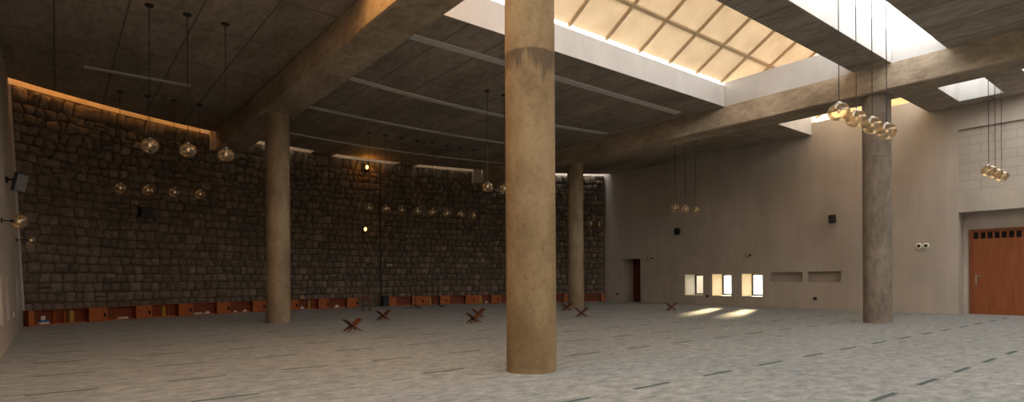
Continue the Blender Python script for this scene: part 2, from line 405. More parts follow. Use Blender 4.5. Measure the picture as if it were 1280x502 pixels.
# white plastered curbs of the roof openings
mb = MB()
mb.box(B1[1], B2[0], OY1 - 0.02, OY1 + 0.16, ZC + 0.001, 7.73)       # far curb of the large rooflight
mb.box(B2[0] + .01, B2[0] + 0.16, 6.0, OY1 + 0.16, 7.03, 7.83)                    # curb standing on the right beam
mb.box(0.9, B1[0], OY1 - .02, OY1 + 0.16, ZC + 0.001, 7.73)
mb.box(0.74, 0.92, OY0, OY1 - .02, ZC + 0.001, 7.73)
struct(mb.build('trim_1', M_white))
mb = MB()
mb.box(B1[1], B2[0], 5.75, 5.93, ZC + 0.001, 7.84)
mb.box(B2[0] + .01, B2[0] + 0.16, 4.34, 5.93, 7.03, 7.38)
mb.box(B1[1], B2[0], 4.34, 4.52, ZC + 0.001, 7.6)
struct(mb.build('trim_2', M_white))
mb = MB()   # square light well
mb.box(20.64, 23.46, 5.65, 5.83, ZC + 0.001, 8.2); mb.box(20.64, 23.46, 4.34, 4.52, ZC + 0.001, 8.2)
mb.box(20.64, 20.82, 4.52, 5.65, ZC + 0.001, 8.2); mb.box(23.28, 23.46, 4.52, 5.65, ZC + 0.001, 8.2)
struct(mb.build('trim_3', M_white))
mb = MB()   # opening along the right wall
mb.box(21.09, XR, OY1 - .02, OY1 + 0.16, ZC + 0.001, 7.86)
mb.box(21.09, 21.27, OY0 - 0.1, OY1 + 0.16, ZC + 0.001, 7.86)
struct(mb.build('trim_4', M_white))
mb = MB()   # plaster behind the stone wall, lit from the slot
R0 = 21.55
pts = apts(R0, XLo, 25.2, 60); pts2 = apts(R0 + 0.25, XLo, 25.2, 60)
mb.prism(pts + pts2[::-1], 0.0, 9.0)
pts = apts(RS - .2, XLo, 24.0, 60); pts2 = apts(RS - .02, XLo, 24.0, 60)
mb.prism(pts + pts2[::-1], ZT, 7.5)
struct(mb.build('trim_5', M_wall))
for (xa, xb, m_, lab) in ((-0.98, 5.3, M_slotl, 'added warm cover tinting the light slot at the ceiling edge over the left stone wall'), (5.9, 17.6, M_slotm, 'added pale cover dimming the light slot at the ceiling edge over the middle stone wall')):
    c = apt(21.2, (xa + xb) / 2); mb = MB(); mb.M = Matrix.Translation((-c[0], -c[1], -7.52))  # added cover sheet that colours the daylight in the slot
    mb.prism(apts(RS - .05, xa, xb, 16) + apts(21.55, xa, xb, 16)[::-1], 7.52, 7.524)
    tag(mb.build('slot_tint_cover', m_, loc=(c[0], c[1], 7.52)), lab, 'rooflight')
# plaster pads at the beam ends
mb = MB()
for (xa, xb) in ((4.70, 4.88), (17.22, 17.62)):
    ya = apt(21.1, xa)[1] - 0.06; mb.prism([(xa, ya), (xb, apt(21.1, xb)[1] - 0.14), (xb, apt(21.1, xb)[1] + 0.3), (xa, apt(21.1, xa)[1] + 0.3)], ZB, ZC + 0.3)
struct(mb.build('trim_6', M_wall))

# the sloping roof over the large opening ---------------------------
sk = empty('rooflight', (12.5, 10.75, 7.9))
tag(sk, 'large sloping rooflight of tan translucent panels divided by brown battens', 'rooflight')
mb = MB(); YA = 6.35; SL = 0.6
def pz(y): return 7.88 + (10.75 - y) * SL
def rel(mb): mb.M = Matrix.Translation((-12.5, -10.75, -7.9))
rel(mb)
for xa, xb, pm in ((5.4, 20.4, M_panel), (20.4, 26.2, M_panel3), (-1.4, 5.4, M_panel2)):
    mb = MB(); rel(mb)
    mb.add([(xa, 10.75, pz(10.75)), (xb, 10.75, pz(10.75)), (xb, YA, pz(YA)), (xa, YA, pz(YA))], [(0, 1, 2, 3)])
    mb.build('panel', pm, sk)
def slopebar(x0, x1, y0, y1, t=0.07):
    mb = MB(); rel(mb)
    o = -0.012
    vs = []
    for dz in (o, o - t):
        vs += [(x0, y0, pz(y0) + dz), (x1, y0, pz(y0) + dz), (x1, y1, pz(y1) + dz), (x0, y1, pz(y1) + dz)]
    mb.add(vs, [(0, 1, 2, 3), (7, 6, 5, 4), (0, 4, 5, 1), (1, 5, 6, 2), (2, 6, 7, 3), (3, 7, 4, 0)])
    return mb
mb = MB(); rel(mb)  # added upright infill that tints the clerestory light
for (xa, xb, za, zb_, pm) in ((5.4, 26.2, 9.05, pz(YA), M_panel), (-1.4, 5.4, 7.5, pz(YA), M_panel2)):
    mb = MB(); rel(mb)
    mb.add([(xa, YA + .01, za), (xb, YA + .01, za), (xb, YA + .01, zb_), (xa, YA + .01, zb_)], [(0, 1, 2, 3)])
    mb.build('tint_infill', pm, sk)
x = 10.45 - 1.414 * 8
while x < 26:
    slopebar(x - 0.04, x + 0.04, 10.74, YA).build('batten', M_batten, sk)
    x += 1.414
for y in (9.79, 8.05):
    slopebar(-1.3, 26.1, y + 0.04, y - 0.04, 0.05).build('batten', M_batten, sk)
# gable ends of that roof, added to keep the low sun out
for gx in (-1.45, 26.2):
    mb = MB(); rel(mb)
    mb.add([(gx, YA - .1, 7.4), (gx, 10.9, 7.4), (gx, 10.9, 7.9), (gx, YA - .1, pz(YA) + .1), (gx + .15, YA - .1, 7.4), (gx + .15, 10.9, 7.4), (gx + .15, 10.9, 7.9), (gx + .15, YA - .1, pz(YA) + .1)],
           [(0, 1, 2, 3), (7, 6, 5, 4), (0, 4, 5, 1), (1, 5, 6, 2), (2, 6, 7, 3), (3, 7, 4, 0)])
    mb.build('gable', M_panel3 if gx > 0 else M_white, sk)

r2_ = empty('frosted_rooflight', (11.74, 5.13, 7.6))
tag(r2_, 'narrow white frosted rooflight beside the large tan one', 'rooflight')
MB().add([(-6, -1.0, .0), (7.9, -1.0, .0), (7.9, 1.2, .40), (-6, 1.2, .40)], [(0, 1, 2, 3)]).build('frosted_glass', M_frost, r2_)

# beams --------------------------------------------------------------
def beam(x0, x1, label):
    y1 = min(apt(21.1, x0)[1], apt(21.1, x1)[1]) + 0.15
    cx = (x0 + x1) / 2
    o = MB(); n = 40; vs = []; fs = []
    # slightly uneven soffit edges as cast
    prof = [(x0 - cx, ZC), (x0 - cx, ZB + .03), (x0 - cx + .03, ZB), (x1 - cx - .03, ZB), (x1 - cx, ZB + .03), (x1 - cx, ZC)]
    for i in range(n + 1):
        y = YB + (y1 - YB) * i / n
        for (px, pzv) in prof:
            jx = random.uniform(-.006, .006) if pzv < ZC - .1 else 0
            vs.append((px + jx, y, pzv + (random.uniform(-.005, .005) if pzv < ZC - .1 else 0)))
    k = len(prof)
    for i in range(n):
        for j in range(k):
            a = i * k + j; b = i * k + (j + 1) % k; fs.append((a, b, b + k, a + k))
    fs.append(tuple(range(k))); fs.append(tuple(range(n * k + k - 1, n * k - 1, -1)))
    o.add(vs, fs)
    ob = o.build('concrete_beam', M_beam, loc=(cx, 0, 0)); tag(ob, label, 'beam'); return ob
beam(*B1, 'deep concrete beam over the large near column, running away to the stone wall')
beam(*B2, 'deep concrete beam on the right, along the large rooflight and over the far right column')

# columns ------------------------------------------------------------
def column(x, y, label, mt):
    R = 0.352; prof = [(R + .004, 0.0), (R, 0.02), (R, .05)] + [(R, z_) for z_ in (1.0, 2.0, 3.0, 4.0, 4.50, 4.58)]
    for zj in (() if mt is M_colst else (4.62,)):
        prof += [(R, zj - .012), (R - .01, zj - .006), (R - .01, zj + .006), (R, zj + .012), (R, zj + .03), (R, zj + .08)]
    prof += [(R, 5.4), (R, ZB - .04), (R, ZB)]
    o = MB().lathe(prof, 72).build('concrete_column', mt, smooth=True, loc=(x, y, 0))
    o.rotation_euler[2] = 1.0
    return tag(o, label, 'column', 'round concrete columns')
column(5.28, 6.22, 'largest round concrete column in the middle of the hall, stained dark near its top', M_colst)
column(5.34, 18.25, 'round concrete column on the left, under the beam before the stone wall', M_col)
column(18.15, 18.3, 'thinnest looking, farthest round concrete column, right behind the large middle one', M_col)
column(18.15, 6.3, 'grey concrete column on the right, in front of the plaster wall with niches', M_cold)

# walls with openings ------------------------------------------------
def wall_cells(mb, a0, a1, z0, z1, holes, boxf):
    As = sorted({a0, a1} | {h[i] for h in holes for i in (0, 1)}); Zs = sorted({z0, z1} | {h[i] for h in holes for i in (2, 3)})
    for i in range(len(As) - 1):
        j = 0
        while j < len(Zs) - 1:
            ca = (As[i] + As[i + 1]) / 2
            def inh(jj): cz = (Zs[jj] + Zs[jj + 1]) / 2; return any(h[0] < ca < h[1] and h[2] < cz < h[3] for h in holes)
            if inh(j): j += 1; continue
            e = j
            while e + 1 < len(Zs) - 1 and not inh(e + 1): e += 1
            boxf(As[i], As[i + 1], Zs[j], Zs[e + 1]); j = e + 1
WIN = [(15.70, 16.71), (14.25, 15.23), (12.78, 13.75)]
DOORY = (19.42, 20.64)
holes = [(a, b, 0.45, 1.46) for a, b in WIN] + [(DOORY[0], DOORY[1], 0.0, 2.32), (11.08, 12.43, 1.10, 1.50), (9.60, 10.88, 1.09, 1.51)]
mb = MB()
wall_cells(mb, 5.87, 24.2, 0.0, 8.0, holes + [(5.88, 10.9, 7.52, 8.0)], lambda a, b, c, d: mb.box(XR, XR + 1.0, a, b, c, d))
mb.box(XR + 0.32, XR + 1.0, 9.5, 12.6, 1.0, 1.6)                      # backs of the niches
mb.box(XR, XR + 1.0, YB, 5.87, 6.25, 8.0)                             # upper band
mb.box(XR + 0.02, XR + 1.0, YB, 5.87, 3.45, 4.15)                     # smooth band over the door recess
mb.box(XR + 0.62, XR + 1.0, 5.70, 5.87, 0.0, 3.45)                    # back of the recess
mb.box(XR + 0.62, XR + 1.0, YB, 5.70, 2.86, 3.45)
mb.box(XR + 0.62, XR + 1.0, YB, 2.2, 0.0, 2.90)
mb.m = 1
mb.box(XR + 0.08, XR + 1.0, YB, 5.87, 4.15, 6.25)
struct(mb.build('wall_right', [M_wall, M_cmu]))
# left wall, its head leaning slightly outwards
def lean(z): return -0.30 * z / 7.03
mb = MB(); LW = [(19.05, 19.75, .50, 1.45), (20.75, 21.35, .50, 1.45), (15.2, 15.95, .5, 1.48), (13.1, 14.1, .5, 1.48), (11.0, 12.0, .5, 1.48)]
def lbox(a, b, c, d, x0=-0.8, x1=0.0):
    vs = []
    for z in (c, d):
        for (x, y) in ((x0, a), (x1, a), (x1, b), (x0, b)): vs.append((XL + x + lean(z), y, z))
    mb.add(vs, [(3,2,1,0),(4,5,6,7),(0,1,5,4),(1,2,6,5),(2,3,7,6),(3,0,4,7)])
wall_cells(mb, YB, 22.2, 0.0, 8.0, LW, lbox)
for a, b, c, d in LW: lbox(a - .05, b + .05, c - .05, d + .05, -0.85, -0.5)
struct(mb.build('wall_left', M_wall))
struct(MB().box(27.0, 27.4, 16.55, 22, -.2, 3.2).build('wall_outside', M_white))
mb = MB().box(-3, 27, YB - 0.3, YB, 0, 8.0)
struct(mb.build('wall_rear', M_wall))

# the curved dark stone wall ----------------------------------------
def stone_wall():
    mb = MB(); R = 21.25; HT = 6.965
    phi0 = math.atan2(apt(R, -0.95)[1] - AC[1], -0.95 - AC[0]); phi1 = math.atan2(apt(R, 23.93)[1] - AC[1], 23.93 - AC[0])
    Ltot = R * (phi0 - phi1)
    def pos(s, z, d):      # s along the wall from the left, d towards the room
        a = phi0 - s / R; rr = R - d
        return (AC[0] + rr * math.cos(a), AC[1] + rr * math.sin(a), z)
    mb.m = 1; n = 70                      # backing
    for i in range(n):
        s0, s1 = Ltot * i / n, Ltot * (i + 1) / n
        vs = [pos(s0, 0, 0), pos(s1, 0, 0), pos(s1, HT, 0), pos(s0, HT, 0), pos(s0, 0, -.25), pos(s1, 0, -.25), pos(s1, HT, -.25), pos(s0, HT, -.25)]
        mb.add(vs, [(0, 1, 2, 3), (7, 6, 5, 4), (0, 4, 5, 1), (3, 2, 6, 7), (0, 3, 7, 4), (1, 5, 6, 2)])
    mb.m = 0
    zs = [0.0]
    while zs[-1] < HT - .2: zs.append(zs[-1] + random.uniform(.26, .33))
    zs[-1] = HT
    nb = len(zs)
    ph = [[random.uniform(0, 6.28) for _ in range(4)] for _ in range(nb)]
    def zb(i, s):
        if i == 0: return 0.0
        if i == nb - 1: return HT
        t = zs[i] / HT; amp = 0.008 + 0.075 * t
        p = ph[i]
        return zs[i] + amp * (math.sin(s * 1.1 + p[0]) * .5 + math.sin(s * 2.7 + p[1]) * .35 + math.sin(s * 6.1 + p[2]) * .3)
    G = [-1, -.8, -.3, .3, .8, 1]
    for i in range(nb - 1):
        t = zs[i] / HT
        js = [0.0]
        while js[-1] < Ltot - .3: js.append(js[-1] + random.choice((random.uniform(.22, .34), random.uniform(.28, .42))))
        js[-1] = Ltot
        tl = [random.uniform(-.05, .05) * (0.3 + t * 1.3) for _ in js]; tl[0] = tl[-1] = 0
        for q in range(len(js) - 1):
            s0, s1 = js[q], js[q + 1]
            sub = [(0, 1)]
            if s1 - s0 > .34 and random.random() < .14 + .16 * t: sub = [(0, .5), (.5, 1)]   # two thin stones in one course
            for (va, vb) in sub:
                gap = random.uniform(.003, .012)
                bulge = random.uniform(.035, .095); rnd = random.uniform(.12, .3)
                tx, tz = random.uniform(-.02, .02), random.uniform(-.025, .025)
                jit = [(random.uniform(-.03, .03) * (0.3 + t), random.uniform(-.03, .03) * (0.3 + t)) for _ in range(4)]
                vs = []; m_ = len(G)
                for gv in G:
                    for gu in G:
                        # pull the corners in so that each stone is rounded
                        u = gu * (1 - rnd * .35 * abs(gv) ** 6); v = gv * (1 - rnd * .35 * abs(gu) ** 6)
                        uu, vv = (u + 1) / 2, (v + 1) / 2
                        vz = va + (vb - va) * vv
                        a = s0 + tl[q] * (vz - .5) * 2 + gap; b = s1 + tl[q + 1] * (vz - .5) * 2 - gap
                        s = a + (b - a) * uu
                        zlo, zhi = zb(i, s) + gap, zb(i + 1, s) - gap
                        z = zlo + (zhi - zlo) * vz
                        w = [(1 - uu) * (1 - vv), uu * (1 - vv), (1 - uu) * vv, uu * vv]
                        s += sum(w[c] * jit[c][0] for c in range(4)); z += sum(w[c] * jit[c][1] for c in range(4))
                        s = min(max(s, 0.005), Ltot - .005); z = min(max(z, 0.005), HT)
                        e = max(abs(gu), abs(gv))
                        d = (-.02 if e >= 1 else bulge * (1 - .35 * e ** 2)) + (0 if e >= 1 else tx * gu + tz * gv + random.uniform(-.022, .022))
                        vs.append(pos(s, z, d))
                fs = [(r * m_ + c, r * m_ + c + 1, (r + 1) * m_ + c + 1, (r + 1) * m_ + c) for r in range(m_ - 1) for c in range(m_ - 1)]
                mb.add(vs, fs)
    me_ob = mb.build('wall_back', [M_stone, M_mortar], smooth=False)
    me = me_ob.data
    for p in me.polygons: p.use_smooth = p.material_index == 0
    return me_ob
struct(stone_wall())

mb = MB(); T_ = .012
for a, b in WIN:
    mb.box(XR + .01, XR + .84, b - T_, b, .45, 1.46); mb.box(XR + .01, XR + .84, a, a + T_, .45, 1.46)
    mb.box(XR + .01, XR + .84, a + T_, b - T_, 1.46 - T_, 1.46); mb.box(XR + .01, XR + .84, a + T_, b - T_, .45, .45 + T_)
struct(mb.build('trim_7', mat('window_lining_painted_glow', (.74, .66, .50), .7)))  # reveals coloured cream to imitate the glow of light on the jambs
vs = []  # pale strip standing in for the line of light down the left corner
for z in (.46, 6.92):
    yc = apt(21.12, XL + lean(z) + .05)[1]
    for (dx, dy) in ((.0, -.05), (.045, -.05), (.045, .1), (.0, .1)): vs.append((XL + lean(z) + dx, yc + dy, z))
struct(MB().add(vs, [(3,2,1,0),(4,5,6,7),(0,1,5,4),(1,2,6,5),(2,3,7,6),(3,0,4,7)]).build('trim_8', M_white))
# windows ------------------------------------------------------------
for i, (a, b) in enumerate(WIN):
    x0, z0, z1 = XR + 0.84, .45, 1.46
    mb = MB(); t = .075
    mb.box(x0, x0 + .07, a, b, z0, z0 + t); mb.box(x0, x0 + .07, a, b, z1 - t, z1)
    mb.box(x0, x0 + .07, a, a + t, z0 + t, z1 - t); mb.box(x0, x0 + .07, b - t, b, z0 + t, z1 - t)
    fr = struct(mb.build('window_%d' % (i + 1), M_grey, bevel=.008))
    MB().box(x0 + .03, x0 + .036, a + t, b - t, z0 + t, z1 - t).build('pane', M_pane, fr)
# door in the left part of the right wall (dark, inside its recess)
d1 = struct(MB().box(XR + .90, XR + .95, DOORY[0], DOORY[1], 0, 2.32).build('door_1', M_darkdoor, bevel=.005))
MB().tube((XR + .86, DOORY[0] + .1, 1.05), (XR + .86, DOORY[0] + .22, 1.05), .012).build('door_handle', M_steel, d1)
# large door on the right
d2 = struct(empty('door_2', (XR + .62, 3.95, 0)))
d2.rotation_euler = (0, 0, 0)
y0, y1, zt = 5.715 - 3.95, 2.2 - 3.95, 2.88
mb = MB()
mb.box(-.05, .05, y0 - .09, y0, 0, zt); mb.box(-.05, .05, y1, y1 + .09, 0, zt); mb.box(-.05, .05, y1 + .09, y0 - .09, zt - .08, zt)
mb.build('door_frame', M_frame, d2, bevel=.006)
mb = MB(); yi0, yi1 = y0 - .09, y1 + .09
mb.box(-.01, .035, yi1, yi0, 0.0, 2.56)
mb.box(-.01, .035, yi1, yi0, 2.77, zt - .08)
pit = .186; k_ = 0; yy = yi0 - .03
mb.box(-.01, .035, yy, yi0, 2.56, 2.77)
while yy - .135 > yi1:
    mb.box(-.01, .035, yy - pit, yy - .135, 2.56, 2.77); yy -= pit
mb.build('door_leaf', M_door, d2)
MB().box(.05, .07, y1, y0, 0.0, 2.88).build('dark_vent', M_hole, d2)
mb = MB(); mb.box(-.02, -.01, yi0 - .12, yi0 - .07, .98, 1.34)
mb.tube((-.02, yi0 - .095, 1.28), (-.07, yi0 - .095, 1.28), .012); mb.tube((-.07, yi0 - .095, 1.28), (-.07, yi0 - .24, 1.28), .011)
mb.tube((-.02, yi0 - .095, 1.05), (-.04, yi0 - .095, 1.05), .02, 12)
mb.build('door_handle', M_steel, d2, smooth=True)

# ================================================================== OBJECTS
# ceiling strips ------------------------------------------------------
def strip(x0, x1, ymid, kk, w, label, n=24):
    cx = (x0 + x1) / 2
    def yy(x): return ymid - kk * (x - 11.5) ** 2
    mb = MB(); vs = []; fs = []
    for i in range(n + 1):
        x = x0 + (x1 - x0) * i / n; y = yy(x)
        for dy, z in ((-w / 2, ZC), (-w / 2, ZC - .02), (-w / 2 + .02, ZC - .025), (w / 2 - .02, ZC - .025), (w / 2, ZC - .02), (w / 2, ZC)):
            vs.append((x - cx, y + dy - ymid, z - ZC))
    for i in range(n):
        for j in range(6):
            a = i * 6 + j; b = i * 6 + (j + 1) % 6; fs.append((a, b, b + 6, a + 6))
    fs.append(tuple(range(6))); fs.append(tuple(range(n * 6 + 5, n * 6 - 1, -1)))
    o = mb.add(vs, fs).build('ceiling_strip', M_strip, loc=(cx, ymid, ZC))
    return tag(o, label, 'ceiling strip', 'pale linear strips on the concrete ceiling')
strip(0.62, 3.12, 19.12, 0, .16, 'short pale strip on the ceiling of the left bay between pendant canopies')
strip(6.0, 17.0, 12.08, 0, .28, 'pale ceiling strip nearest the large rooflight')
strip(6.0, 17.1, 16.08, .018, .26, 'pale ceiling strip, second from the large rooflight')
strip(6.0, 17.2, 19.42, .014, .22, 'pale ceiling strip, third from the large rooflight')
strip(6.0, 17.4, 23.32, .02, .18, 'pale ceiling strip closest to the stone wall')

# glass globe pendants -----------------------------------------------
ZG = 4.10; RG = .172
def make_pendant():
    r = empty('globe_pendant', (0, 0, ZC))
    MB().lathe([(.075, -.03), (.085, -.02), (.085, 0)], 20).build('canopy', M_black, r, smooth=True)
    MB().tube((0, 0, -.03), (0, 0, ZG - ZC + .15), .0075, 6).build('cable', M_black, r)
    g = ZG - ZC
    gl = MB().sphere(0, 0, g, RG, RG * .88, 28, 16).build('glass_globe', M_globe, r, smooth=True)
    MB().lathe([(.018, g + .04), (.03, g + .06), (.032, g + .12), (.045, g + .145), (.045, g + .155), (.012, g + .18)], 16).build('lamp_cap', M_steel, r, smooth=True)
    MB().sphere(0, 0, g + .01, .027, .036, 12, 8).build('bulb', M_bulb, r, smooth=True)
    return r
pend0 = make_pendant(); used = [False]
def pendant(x, y, label, group):
    o = pend0 if not used[0] else copy_tree(pend0)
    used[0] = True
    o.location = (x, y, ZC); tag(o, label, 'pendant lamp', group)
ordn = ['leftmost', 'second from left', 'third from left', 'fourth from left', 'fifth from left', 'sixth from left', 'seventh from left', 'rightmost']
for i, x in enumerate((1.55, 2.25, 3.0)):
    pendant(x, 14.04, ('leftmost', 'middle', 'rightmost')[i] + ' of the three larger globe pendants at the upper left', 'near globe pendants of the left bay')
for i, x in enumerate((1.55, 2.26, 2.98, 3.71)):
    pendant(x, 21.0, (ordn[i] if i < 3 else 'rightmost') + ' of four dim globe pendants before the left stone wall', 'far globe pendants of the left bay')
for i in range(8):
    pendant(9.6 + .715 * i, 21.05, ordn[i] + ' of eight small globe pendants in a row', 'far globe pendants of the middle bay')
for i, x in enumerate((10.34, 11.0)):
    pendant(x, 14.2, ('globe pendant just left of the large middle column, the one farther from it', 'globe pendant half hidden by the left edge of the large middle column')[i], 'near globe pendants of the middle bay')
for i, x in enumerate((19.62, 20.34, 21.05)):
    pendant(x, 14.1, ('leftmost', 'middle', 'rightmost')[i] + ' of the three small globe pendants above the small windows', 'near globe pendants of the right bay')
for i, x in enumerate((21.85, 22.5)):
    pendant(x, 20.9, ('tiny globe pendant just right of the farthest column', 'tiny globe pendant at the corner of stone and plaster walls')[i], 'far globe pendants of the right bay')
for i, x in enumerate((10.46, 11.18, 11.90, 12.61)):
    pendant(x, 4.20, (ordn[i] if i < 3 else 'rightmost') + ' of the four amber globes at the right column', 'near amber globe pendants before the right column')
for i, x in enumerate((19.5, 20.17, 20.85)):
    pendant(x, 4.1, ('leftmost', 'middle', 'rightmost')[i] + ' of the three clustered globe pendants above the wide wooden door', 'globe pendants above the wooden door')

# globe lamps on arms -------------------------------------------------
def arm_lamp(loc, rz, label, L=.30, R=.09):
    r = empty('wall_lamp', loc, rz)       # local +x points into the room
    MB().lathe([(.05, 0), (.05, .02), (.02, .03)], 16, axis='x').build('wall_plate', M_black, r, smooth=True)
    MB().tube((.02, 0, 0), (L, 0, 0), .012, 8).build('arm', M_black, r)
    MB().lathe([(.02, L - .03), (.035, L), (.03, L + .05)], 14, axis='x').build('lamp_socket', M_black, r, smooth=True)
    MB().sphere(L + R * .9, 0, 0, R, R, 20, 12).build('glass_globe', M_globe, r, smooth=True)
    MB().sphere(L + R * .8, 0, 0, .03, .03, 10, 6).build('bulb', M_bulb, r, smooth=True)
    return tag(r, label, 'wall lamp', 'globe lamps on wall arms')
arm_lamp((XL + lean(2.5), 15.1, 2.50), 0, 'globe lamp on a thin arm from the left wall, nearer of the two', .16, .14)
arm_lamp((XL + lean(2.4), 20.4, 2.42), 0, 'globe lamp on a thin arm at the far end of the left wall', .22, .12)
arm_lamp((XR, 18.67, 2.30), PI, 'small globe lamp on the right wall beside the dark doorway', .22, .085)
arm_lamp((XR, 13.33, 2.28), PI, 'small globe lamp on the right wall above the third window', .22, .085)

# loudspeakers ---------------------------------------------------------
def speaker(name, loc, rz, tilt, w, d, h, label, m=M_black, br=.12):
    r = empty(name, loc, rz)              # local +x points into the room
    mb = MB(); mb.tube((0, 0, 0), (br, 0, 0), .022, 8); mb.box(0, .015, -.06, .06, -.07, .07); mb.build('bracket', M_black, r)
    c = MB().box(br, br + d, -w / 2, w / 2, -h / 2, h / 2).build('housing', m, r, bevel=.015)
    g = MB().box(br + d, br + d + .012, -w / 2 + .02, w / 2 - .02, -h / 2 + .02, h / 2 - .02).build('grille', M_grey if m is M_black else mat('floodlight_glass', (.22, .22, .23), .35), r, bevel=.004)
    for o in (c, g): o.rotation_euler = (0, tilt, 0)
    return tag(r, label, 'speaker')
speaker('loudspeaker', (XR, 17.0, 3.58), PI, .12, .22, .17, .33, 'small black loudspeaker on the right wall above the first window')
speaker('loudspeaker', (XR, 9.83, 3.58), PI, .12, .22, .17, .33, 'small black loudspeaker on the right wall above the second niche')
p = apt(21.05, 2.35); a = math.atan2(AC[1] - p[1], AC[0] - p[0])
speaker('loudspeaker', (p[0], p[1], 3.68), a, .1, .42, .2, .36, 'flat black loudspeaker fixed on the left part of the dark stone wall')
fl = speaker('floodlight', (XL + lean(3.6) + .01, 17.4, 3.62), -.45, .22, .42, .07, .42, 'dark square floodlight bracketed to the left wall', M_grey, .24)
fl['category'] = 'floodlight'

# sockets and plates ----------------------------------------------------
def plate(name, loc, rz, w, h, m, label, cat, round_=False):
    r = empty(name, loc, rz)
    if round_:
        MB().lathe([(w / 2, 0), (w / 2, .03), (w / 2 - .02, .05)], 20, axis='x').build('cover', m, r, smooth=True)
        MB().lathe([(w / 4, .048), (w / 4, .054)], 16, axis='x').build('centre', M_black, r)
    else:
        MB().box(0, .018, -w / 2, w / 2, -h / 2, h / 2).build('cover', m, r, bevel=.004)
        MB().box(.018, .022, -w / 4, w / 4, -h / 4, h / 4).build('insert', M_black if m is not M_black else M_grey, r)
    return tag(r, label, cat)
plate('wall_socket', (XR, 21.0, .43), PI, .12, .12, M_grey, 'small dark socket on the plaster wall left of the dark doorway', 'socket')
plate('wall_socket', (XR, 15.47, .42), PI, .13, .12, M_black, 'small dark socket just under the first window, right corner', 'socket')
plate('wall_socket', (XR, 10.58, .42), PI, .14, .12, M_grey, 'small dark socket low under the second niche', 'socket')
plate('wall_sensor', (XR, 7.00, 2.37), PI, .21, .21, M_cream, 'left one of two round cream sensors right of the column', 'sensor', True)
plate('wall_sensor', (XR, 6.79, 2.37), PI, .21, .21, M_cream, 'right one of two round cream sensors right of the column', 'sensor', True)
plate('wall_socket', (XL + lean(.55), 17.3, .55), 0, .12, .1, M_cream, 'small cream socket low on the left wall', 'socket')
for q, (x, nm) in enumerate(((12.66, 'left'), (12.82, 'right'))):
    p = apt(21.02, x); a = math.atan2(AC[1] - p[1], AC[0] - p[0])
    plate('wall_plate', (p[0], p[1], 1.99), a, .1, .1, M_cream, nm + ' one of two small pale plates on the middle of the stone wall', 'plate')
# window sill panel, slightly darker board below the first window
tag(MB().box(-.012, 0, -.5, .5, 0, .40).build('access_panel', M_wall, loc=(XR, 16.2, 0.0)), 'flush grey access panel under the first small window', 'panel')

# amber lamps on the stone wall axis ------------------------------------
def amber(x, z, label):
    p = apt(20.98, x); a = math.atan2(AC[1] - p[1], AC[0] - p[0])
    r = empty('amber_wall_lamp', (p[0], p[1], z), a)
    mb = MB(); mb.box(-.1, 0.02, -.09, .09, -.13, -.1); mb.box(-.1, .02, -.09, .09, .1, .13); mb.box(-.12, -.02, -.09, .09, -.13, .13)
    for sy in (-.08, .08): mb.tube((.02, sy, -.12), (.02, sy, .12), .008, 6)
    mb.build('lamp_body', M_black, r)
    MB().sphere(.0, 0, 0, .055, .085, 14, 8).build('bulb', M_amber, r, smooth=True)
    l = bpy.data.lights.new('amber_glow', 'POINT'); l.energy = 3.0; l.color = (1.0, .38, .05); l.shadow_soft_size = .05
    lo = bpy.data.objects.new('amber_glow', l); COL.objects.link(lo); lo.parent = r; lo.location = (.16, 0, 0)
    return tag(r, label, 'wall lamp'), l
amber(11.6, 6.62, 'glowing amber lamp high on the dark stone wall under the light slot')[1].energy = 3.5
amber(11.5, 3.68, 'glowing amber lamp halfway up the stone wall below the row of globes')[1].energy = 0.3

# thin black conduit down the stone wall
p = apt(20.99, 12.27)
tag(MB().tube((0, 0, 0), (0, 0, 6.9), .035, 8).build('black_rod', M_black, loc=(p[0], p[1], 0)), 'thin black conduit running down the stone wall left of the second cabinet row', 'rod')  # dark line on the stones, drawn as a thin tube

# low cabinets along the stone wall --------------------------------------
HC = .455
def seg_frame(x0, x1, R=20.93):
    a, b = Vector((*apt(R, x0), 0)), Vector((*apt(R, x1), 0))
    d = b - a; return a, d.length, math.atan2(d.y, d.x)
def closed_cab(x0, x1, xh, label, name='low_cabinet'):
    """closed door from x0 to xh, narrow panel with a finger hole from xh to x1"""
    a, L, rz = seg_frame(x0, x1, 20.91); r = empty(name, (a.x, a.y, 0), rz)     # local +y goes into the wall
    D = .2; w = L * (xh - x0) / (x1 - x0)
    mb = MB(); mb.box(0, L, .0, D, 0, .03); mb.box(0, L, 0, D, HC - .025, HC); mb.box(0, .025, 0, D, .03, HC - .025); mb.box(L - .025, L, 0, D, .03, HC - .025); mb.box(0.025, L - .025, D - .02, D, .03, HC - .025)
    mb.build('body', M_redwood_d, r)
    MB().box(.004, max(w - .004, .03), -.022, 0, .01, HC - .005).build('door', M_redwood, r, bevel=.004)
    if w < L - .02:
        pn = MB().box(w + .004, L - .004, -.022, 0, .01, HC - .005).build('side_panel', M_redwood, r, bevel=.004)
        c = (w + L) / 2; mb = MB(); mb.M = Matrix.Translation((c, -.026, .2)) @ Matrix.Diagonal((1, 1, 1.7, 1))
        mb.lathe([(.042, 0), (.042, .003)], 16, axis='y'); mb.build('finger_hole', M_hole, pn)
    return tag(r, label, 'cabinet', 'closed low cabinets along the stone wall')
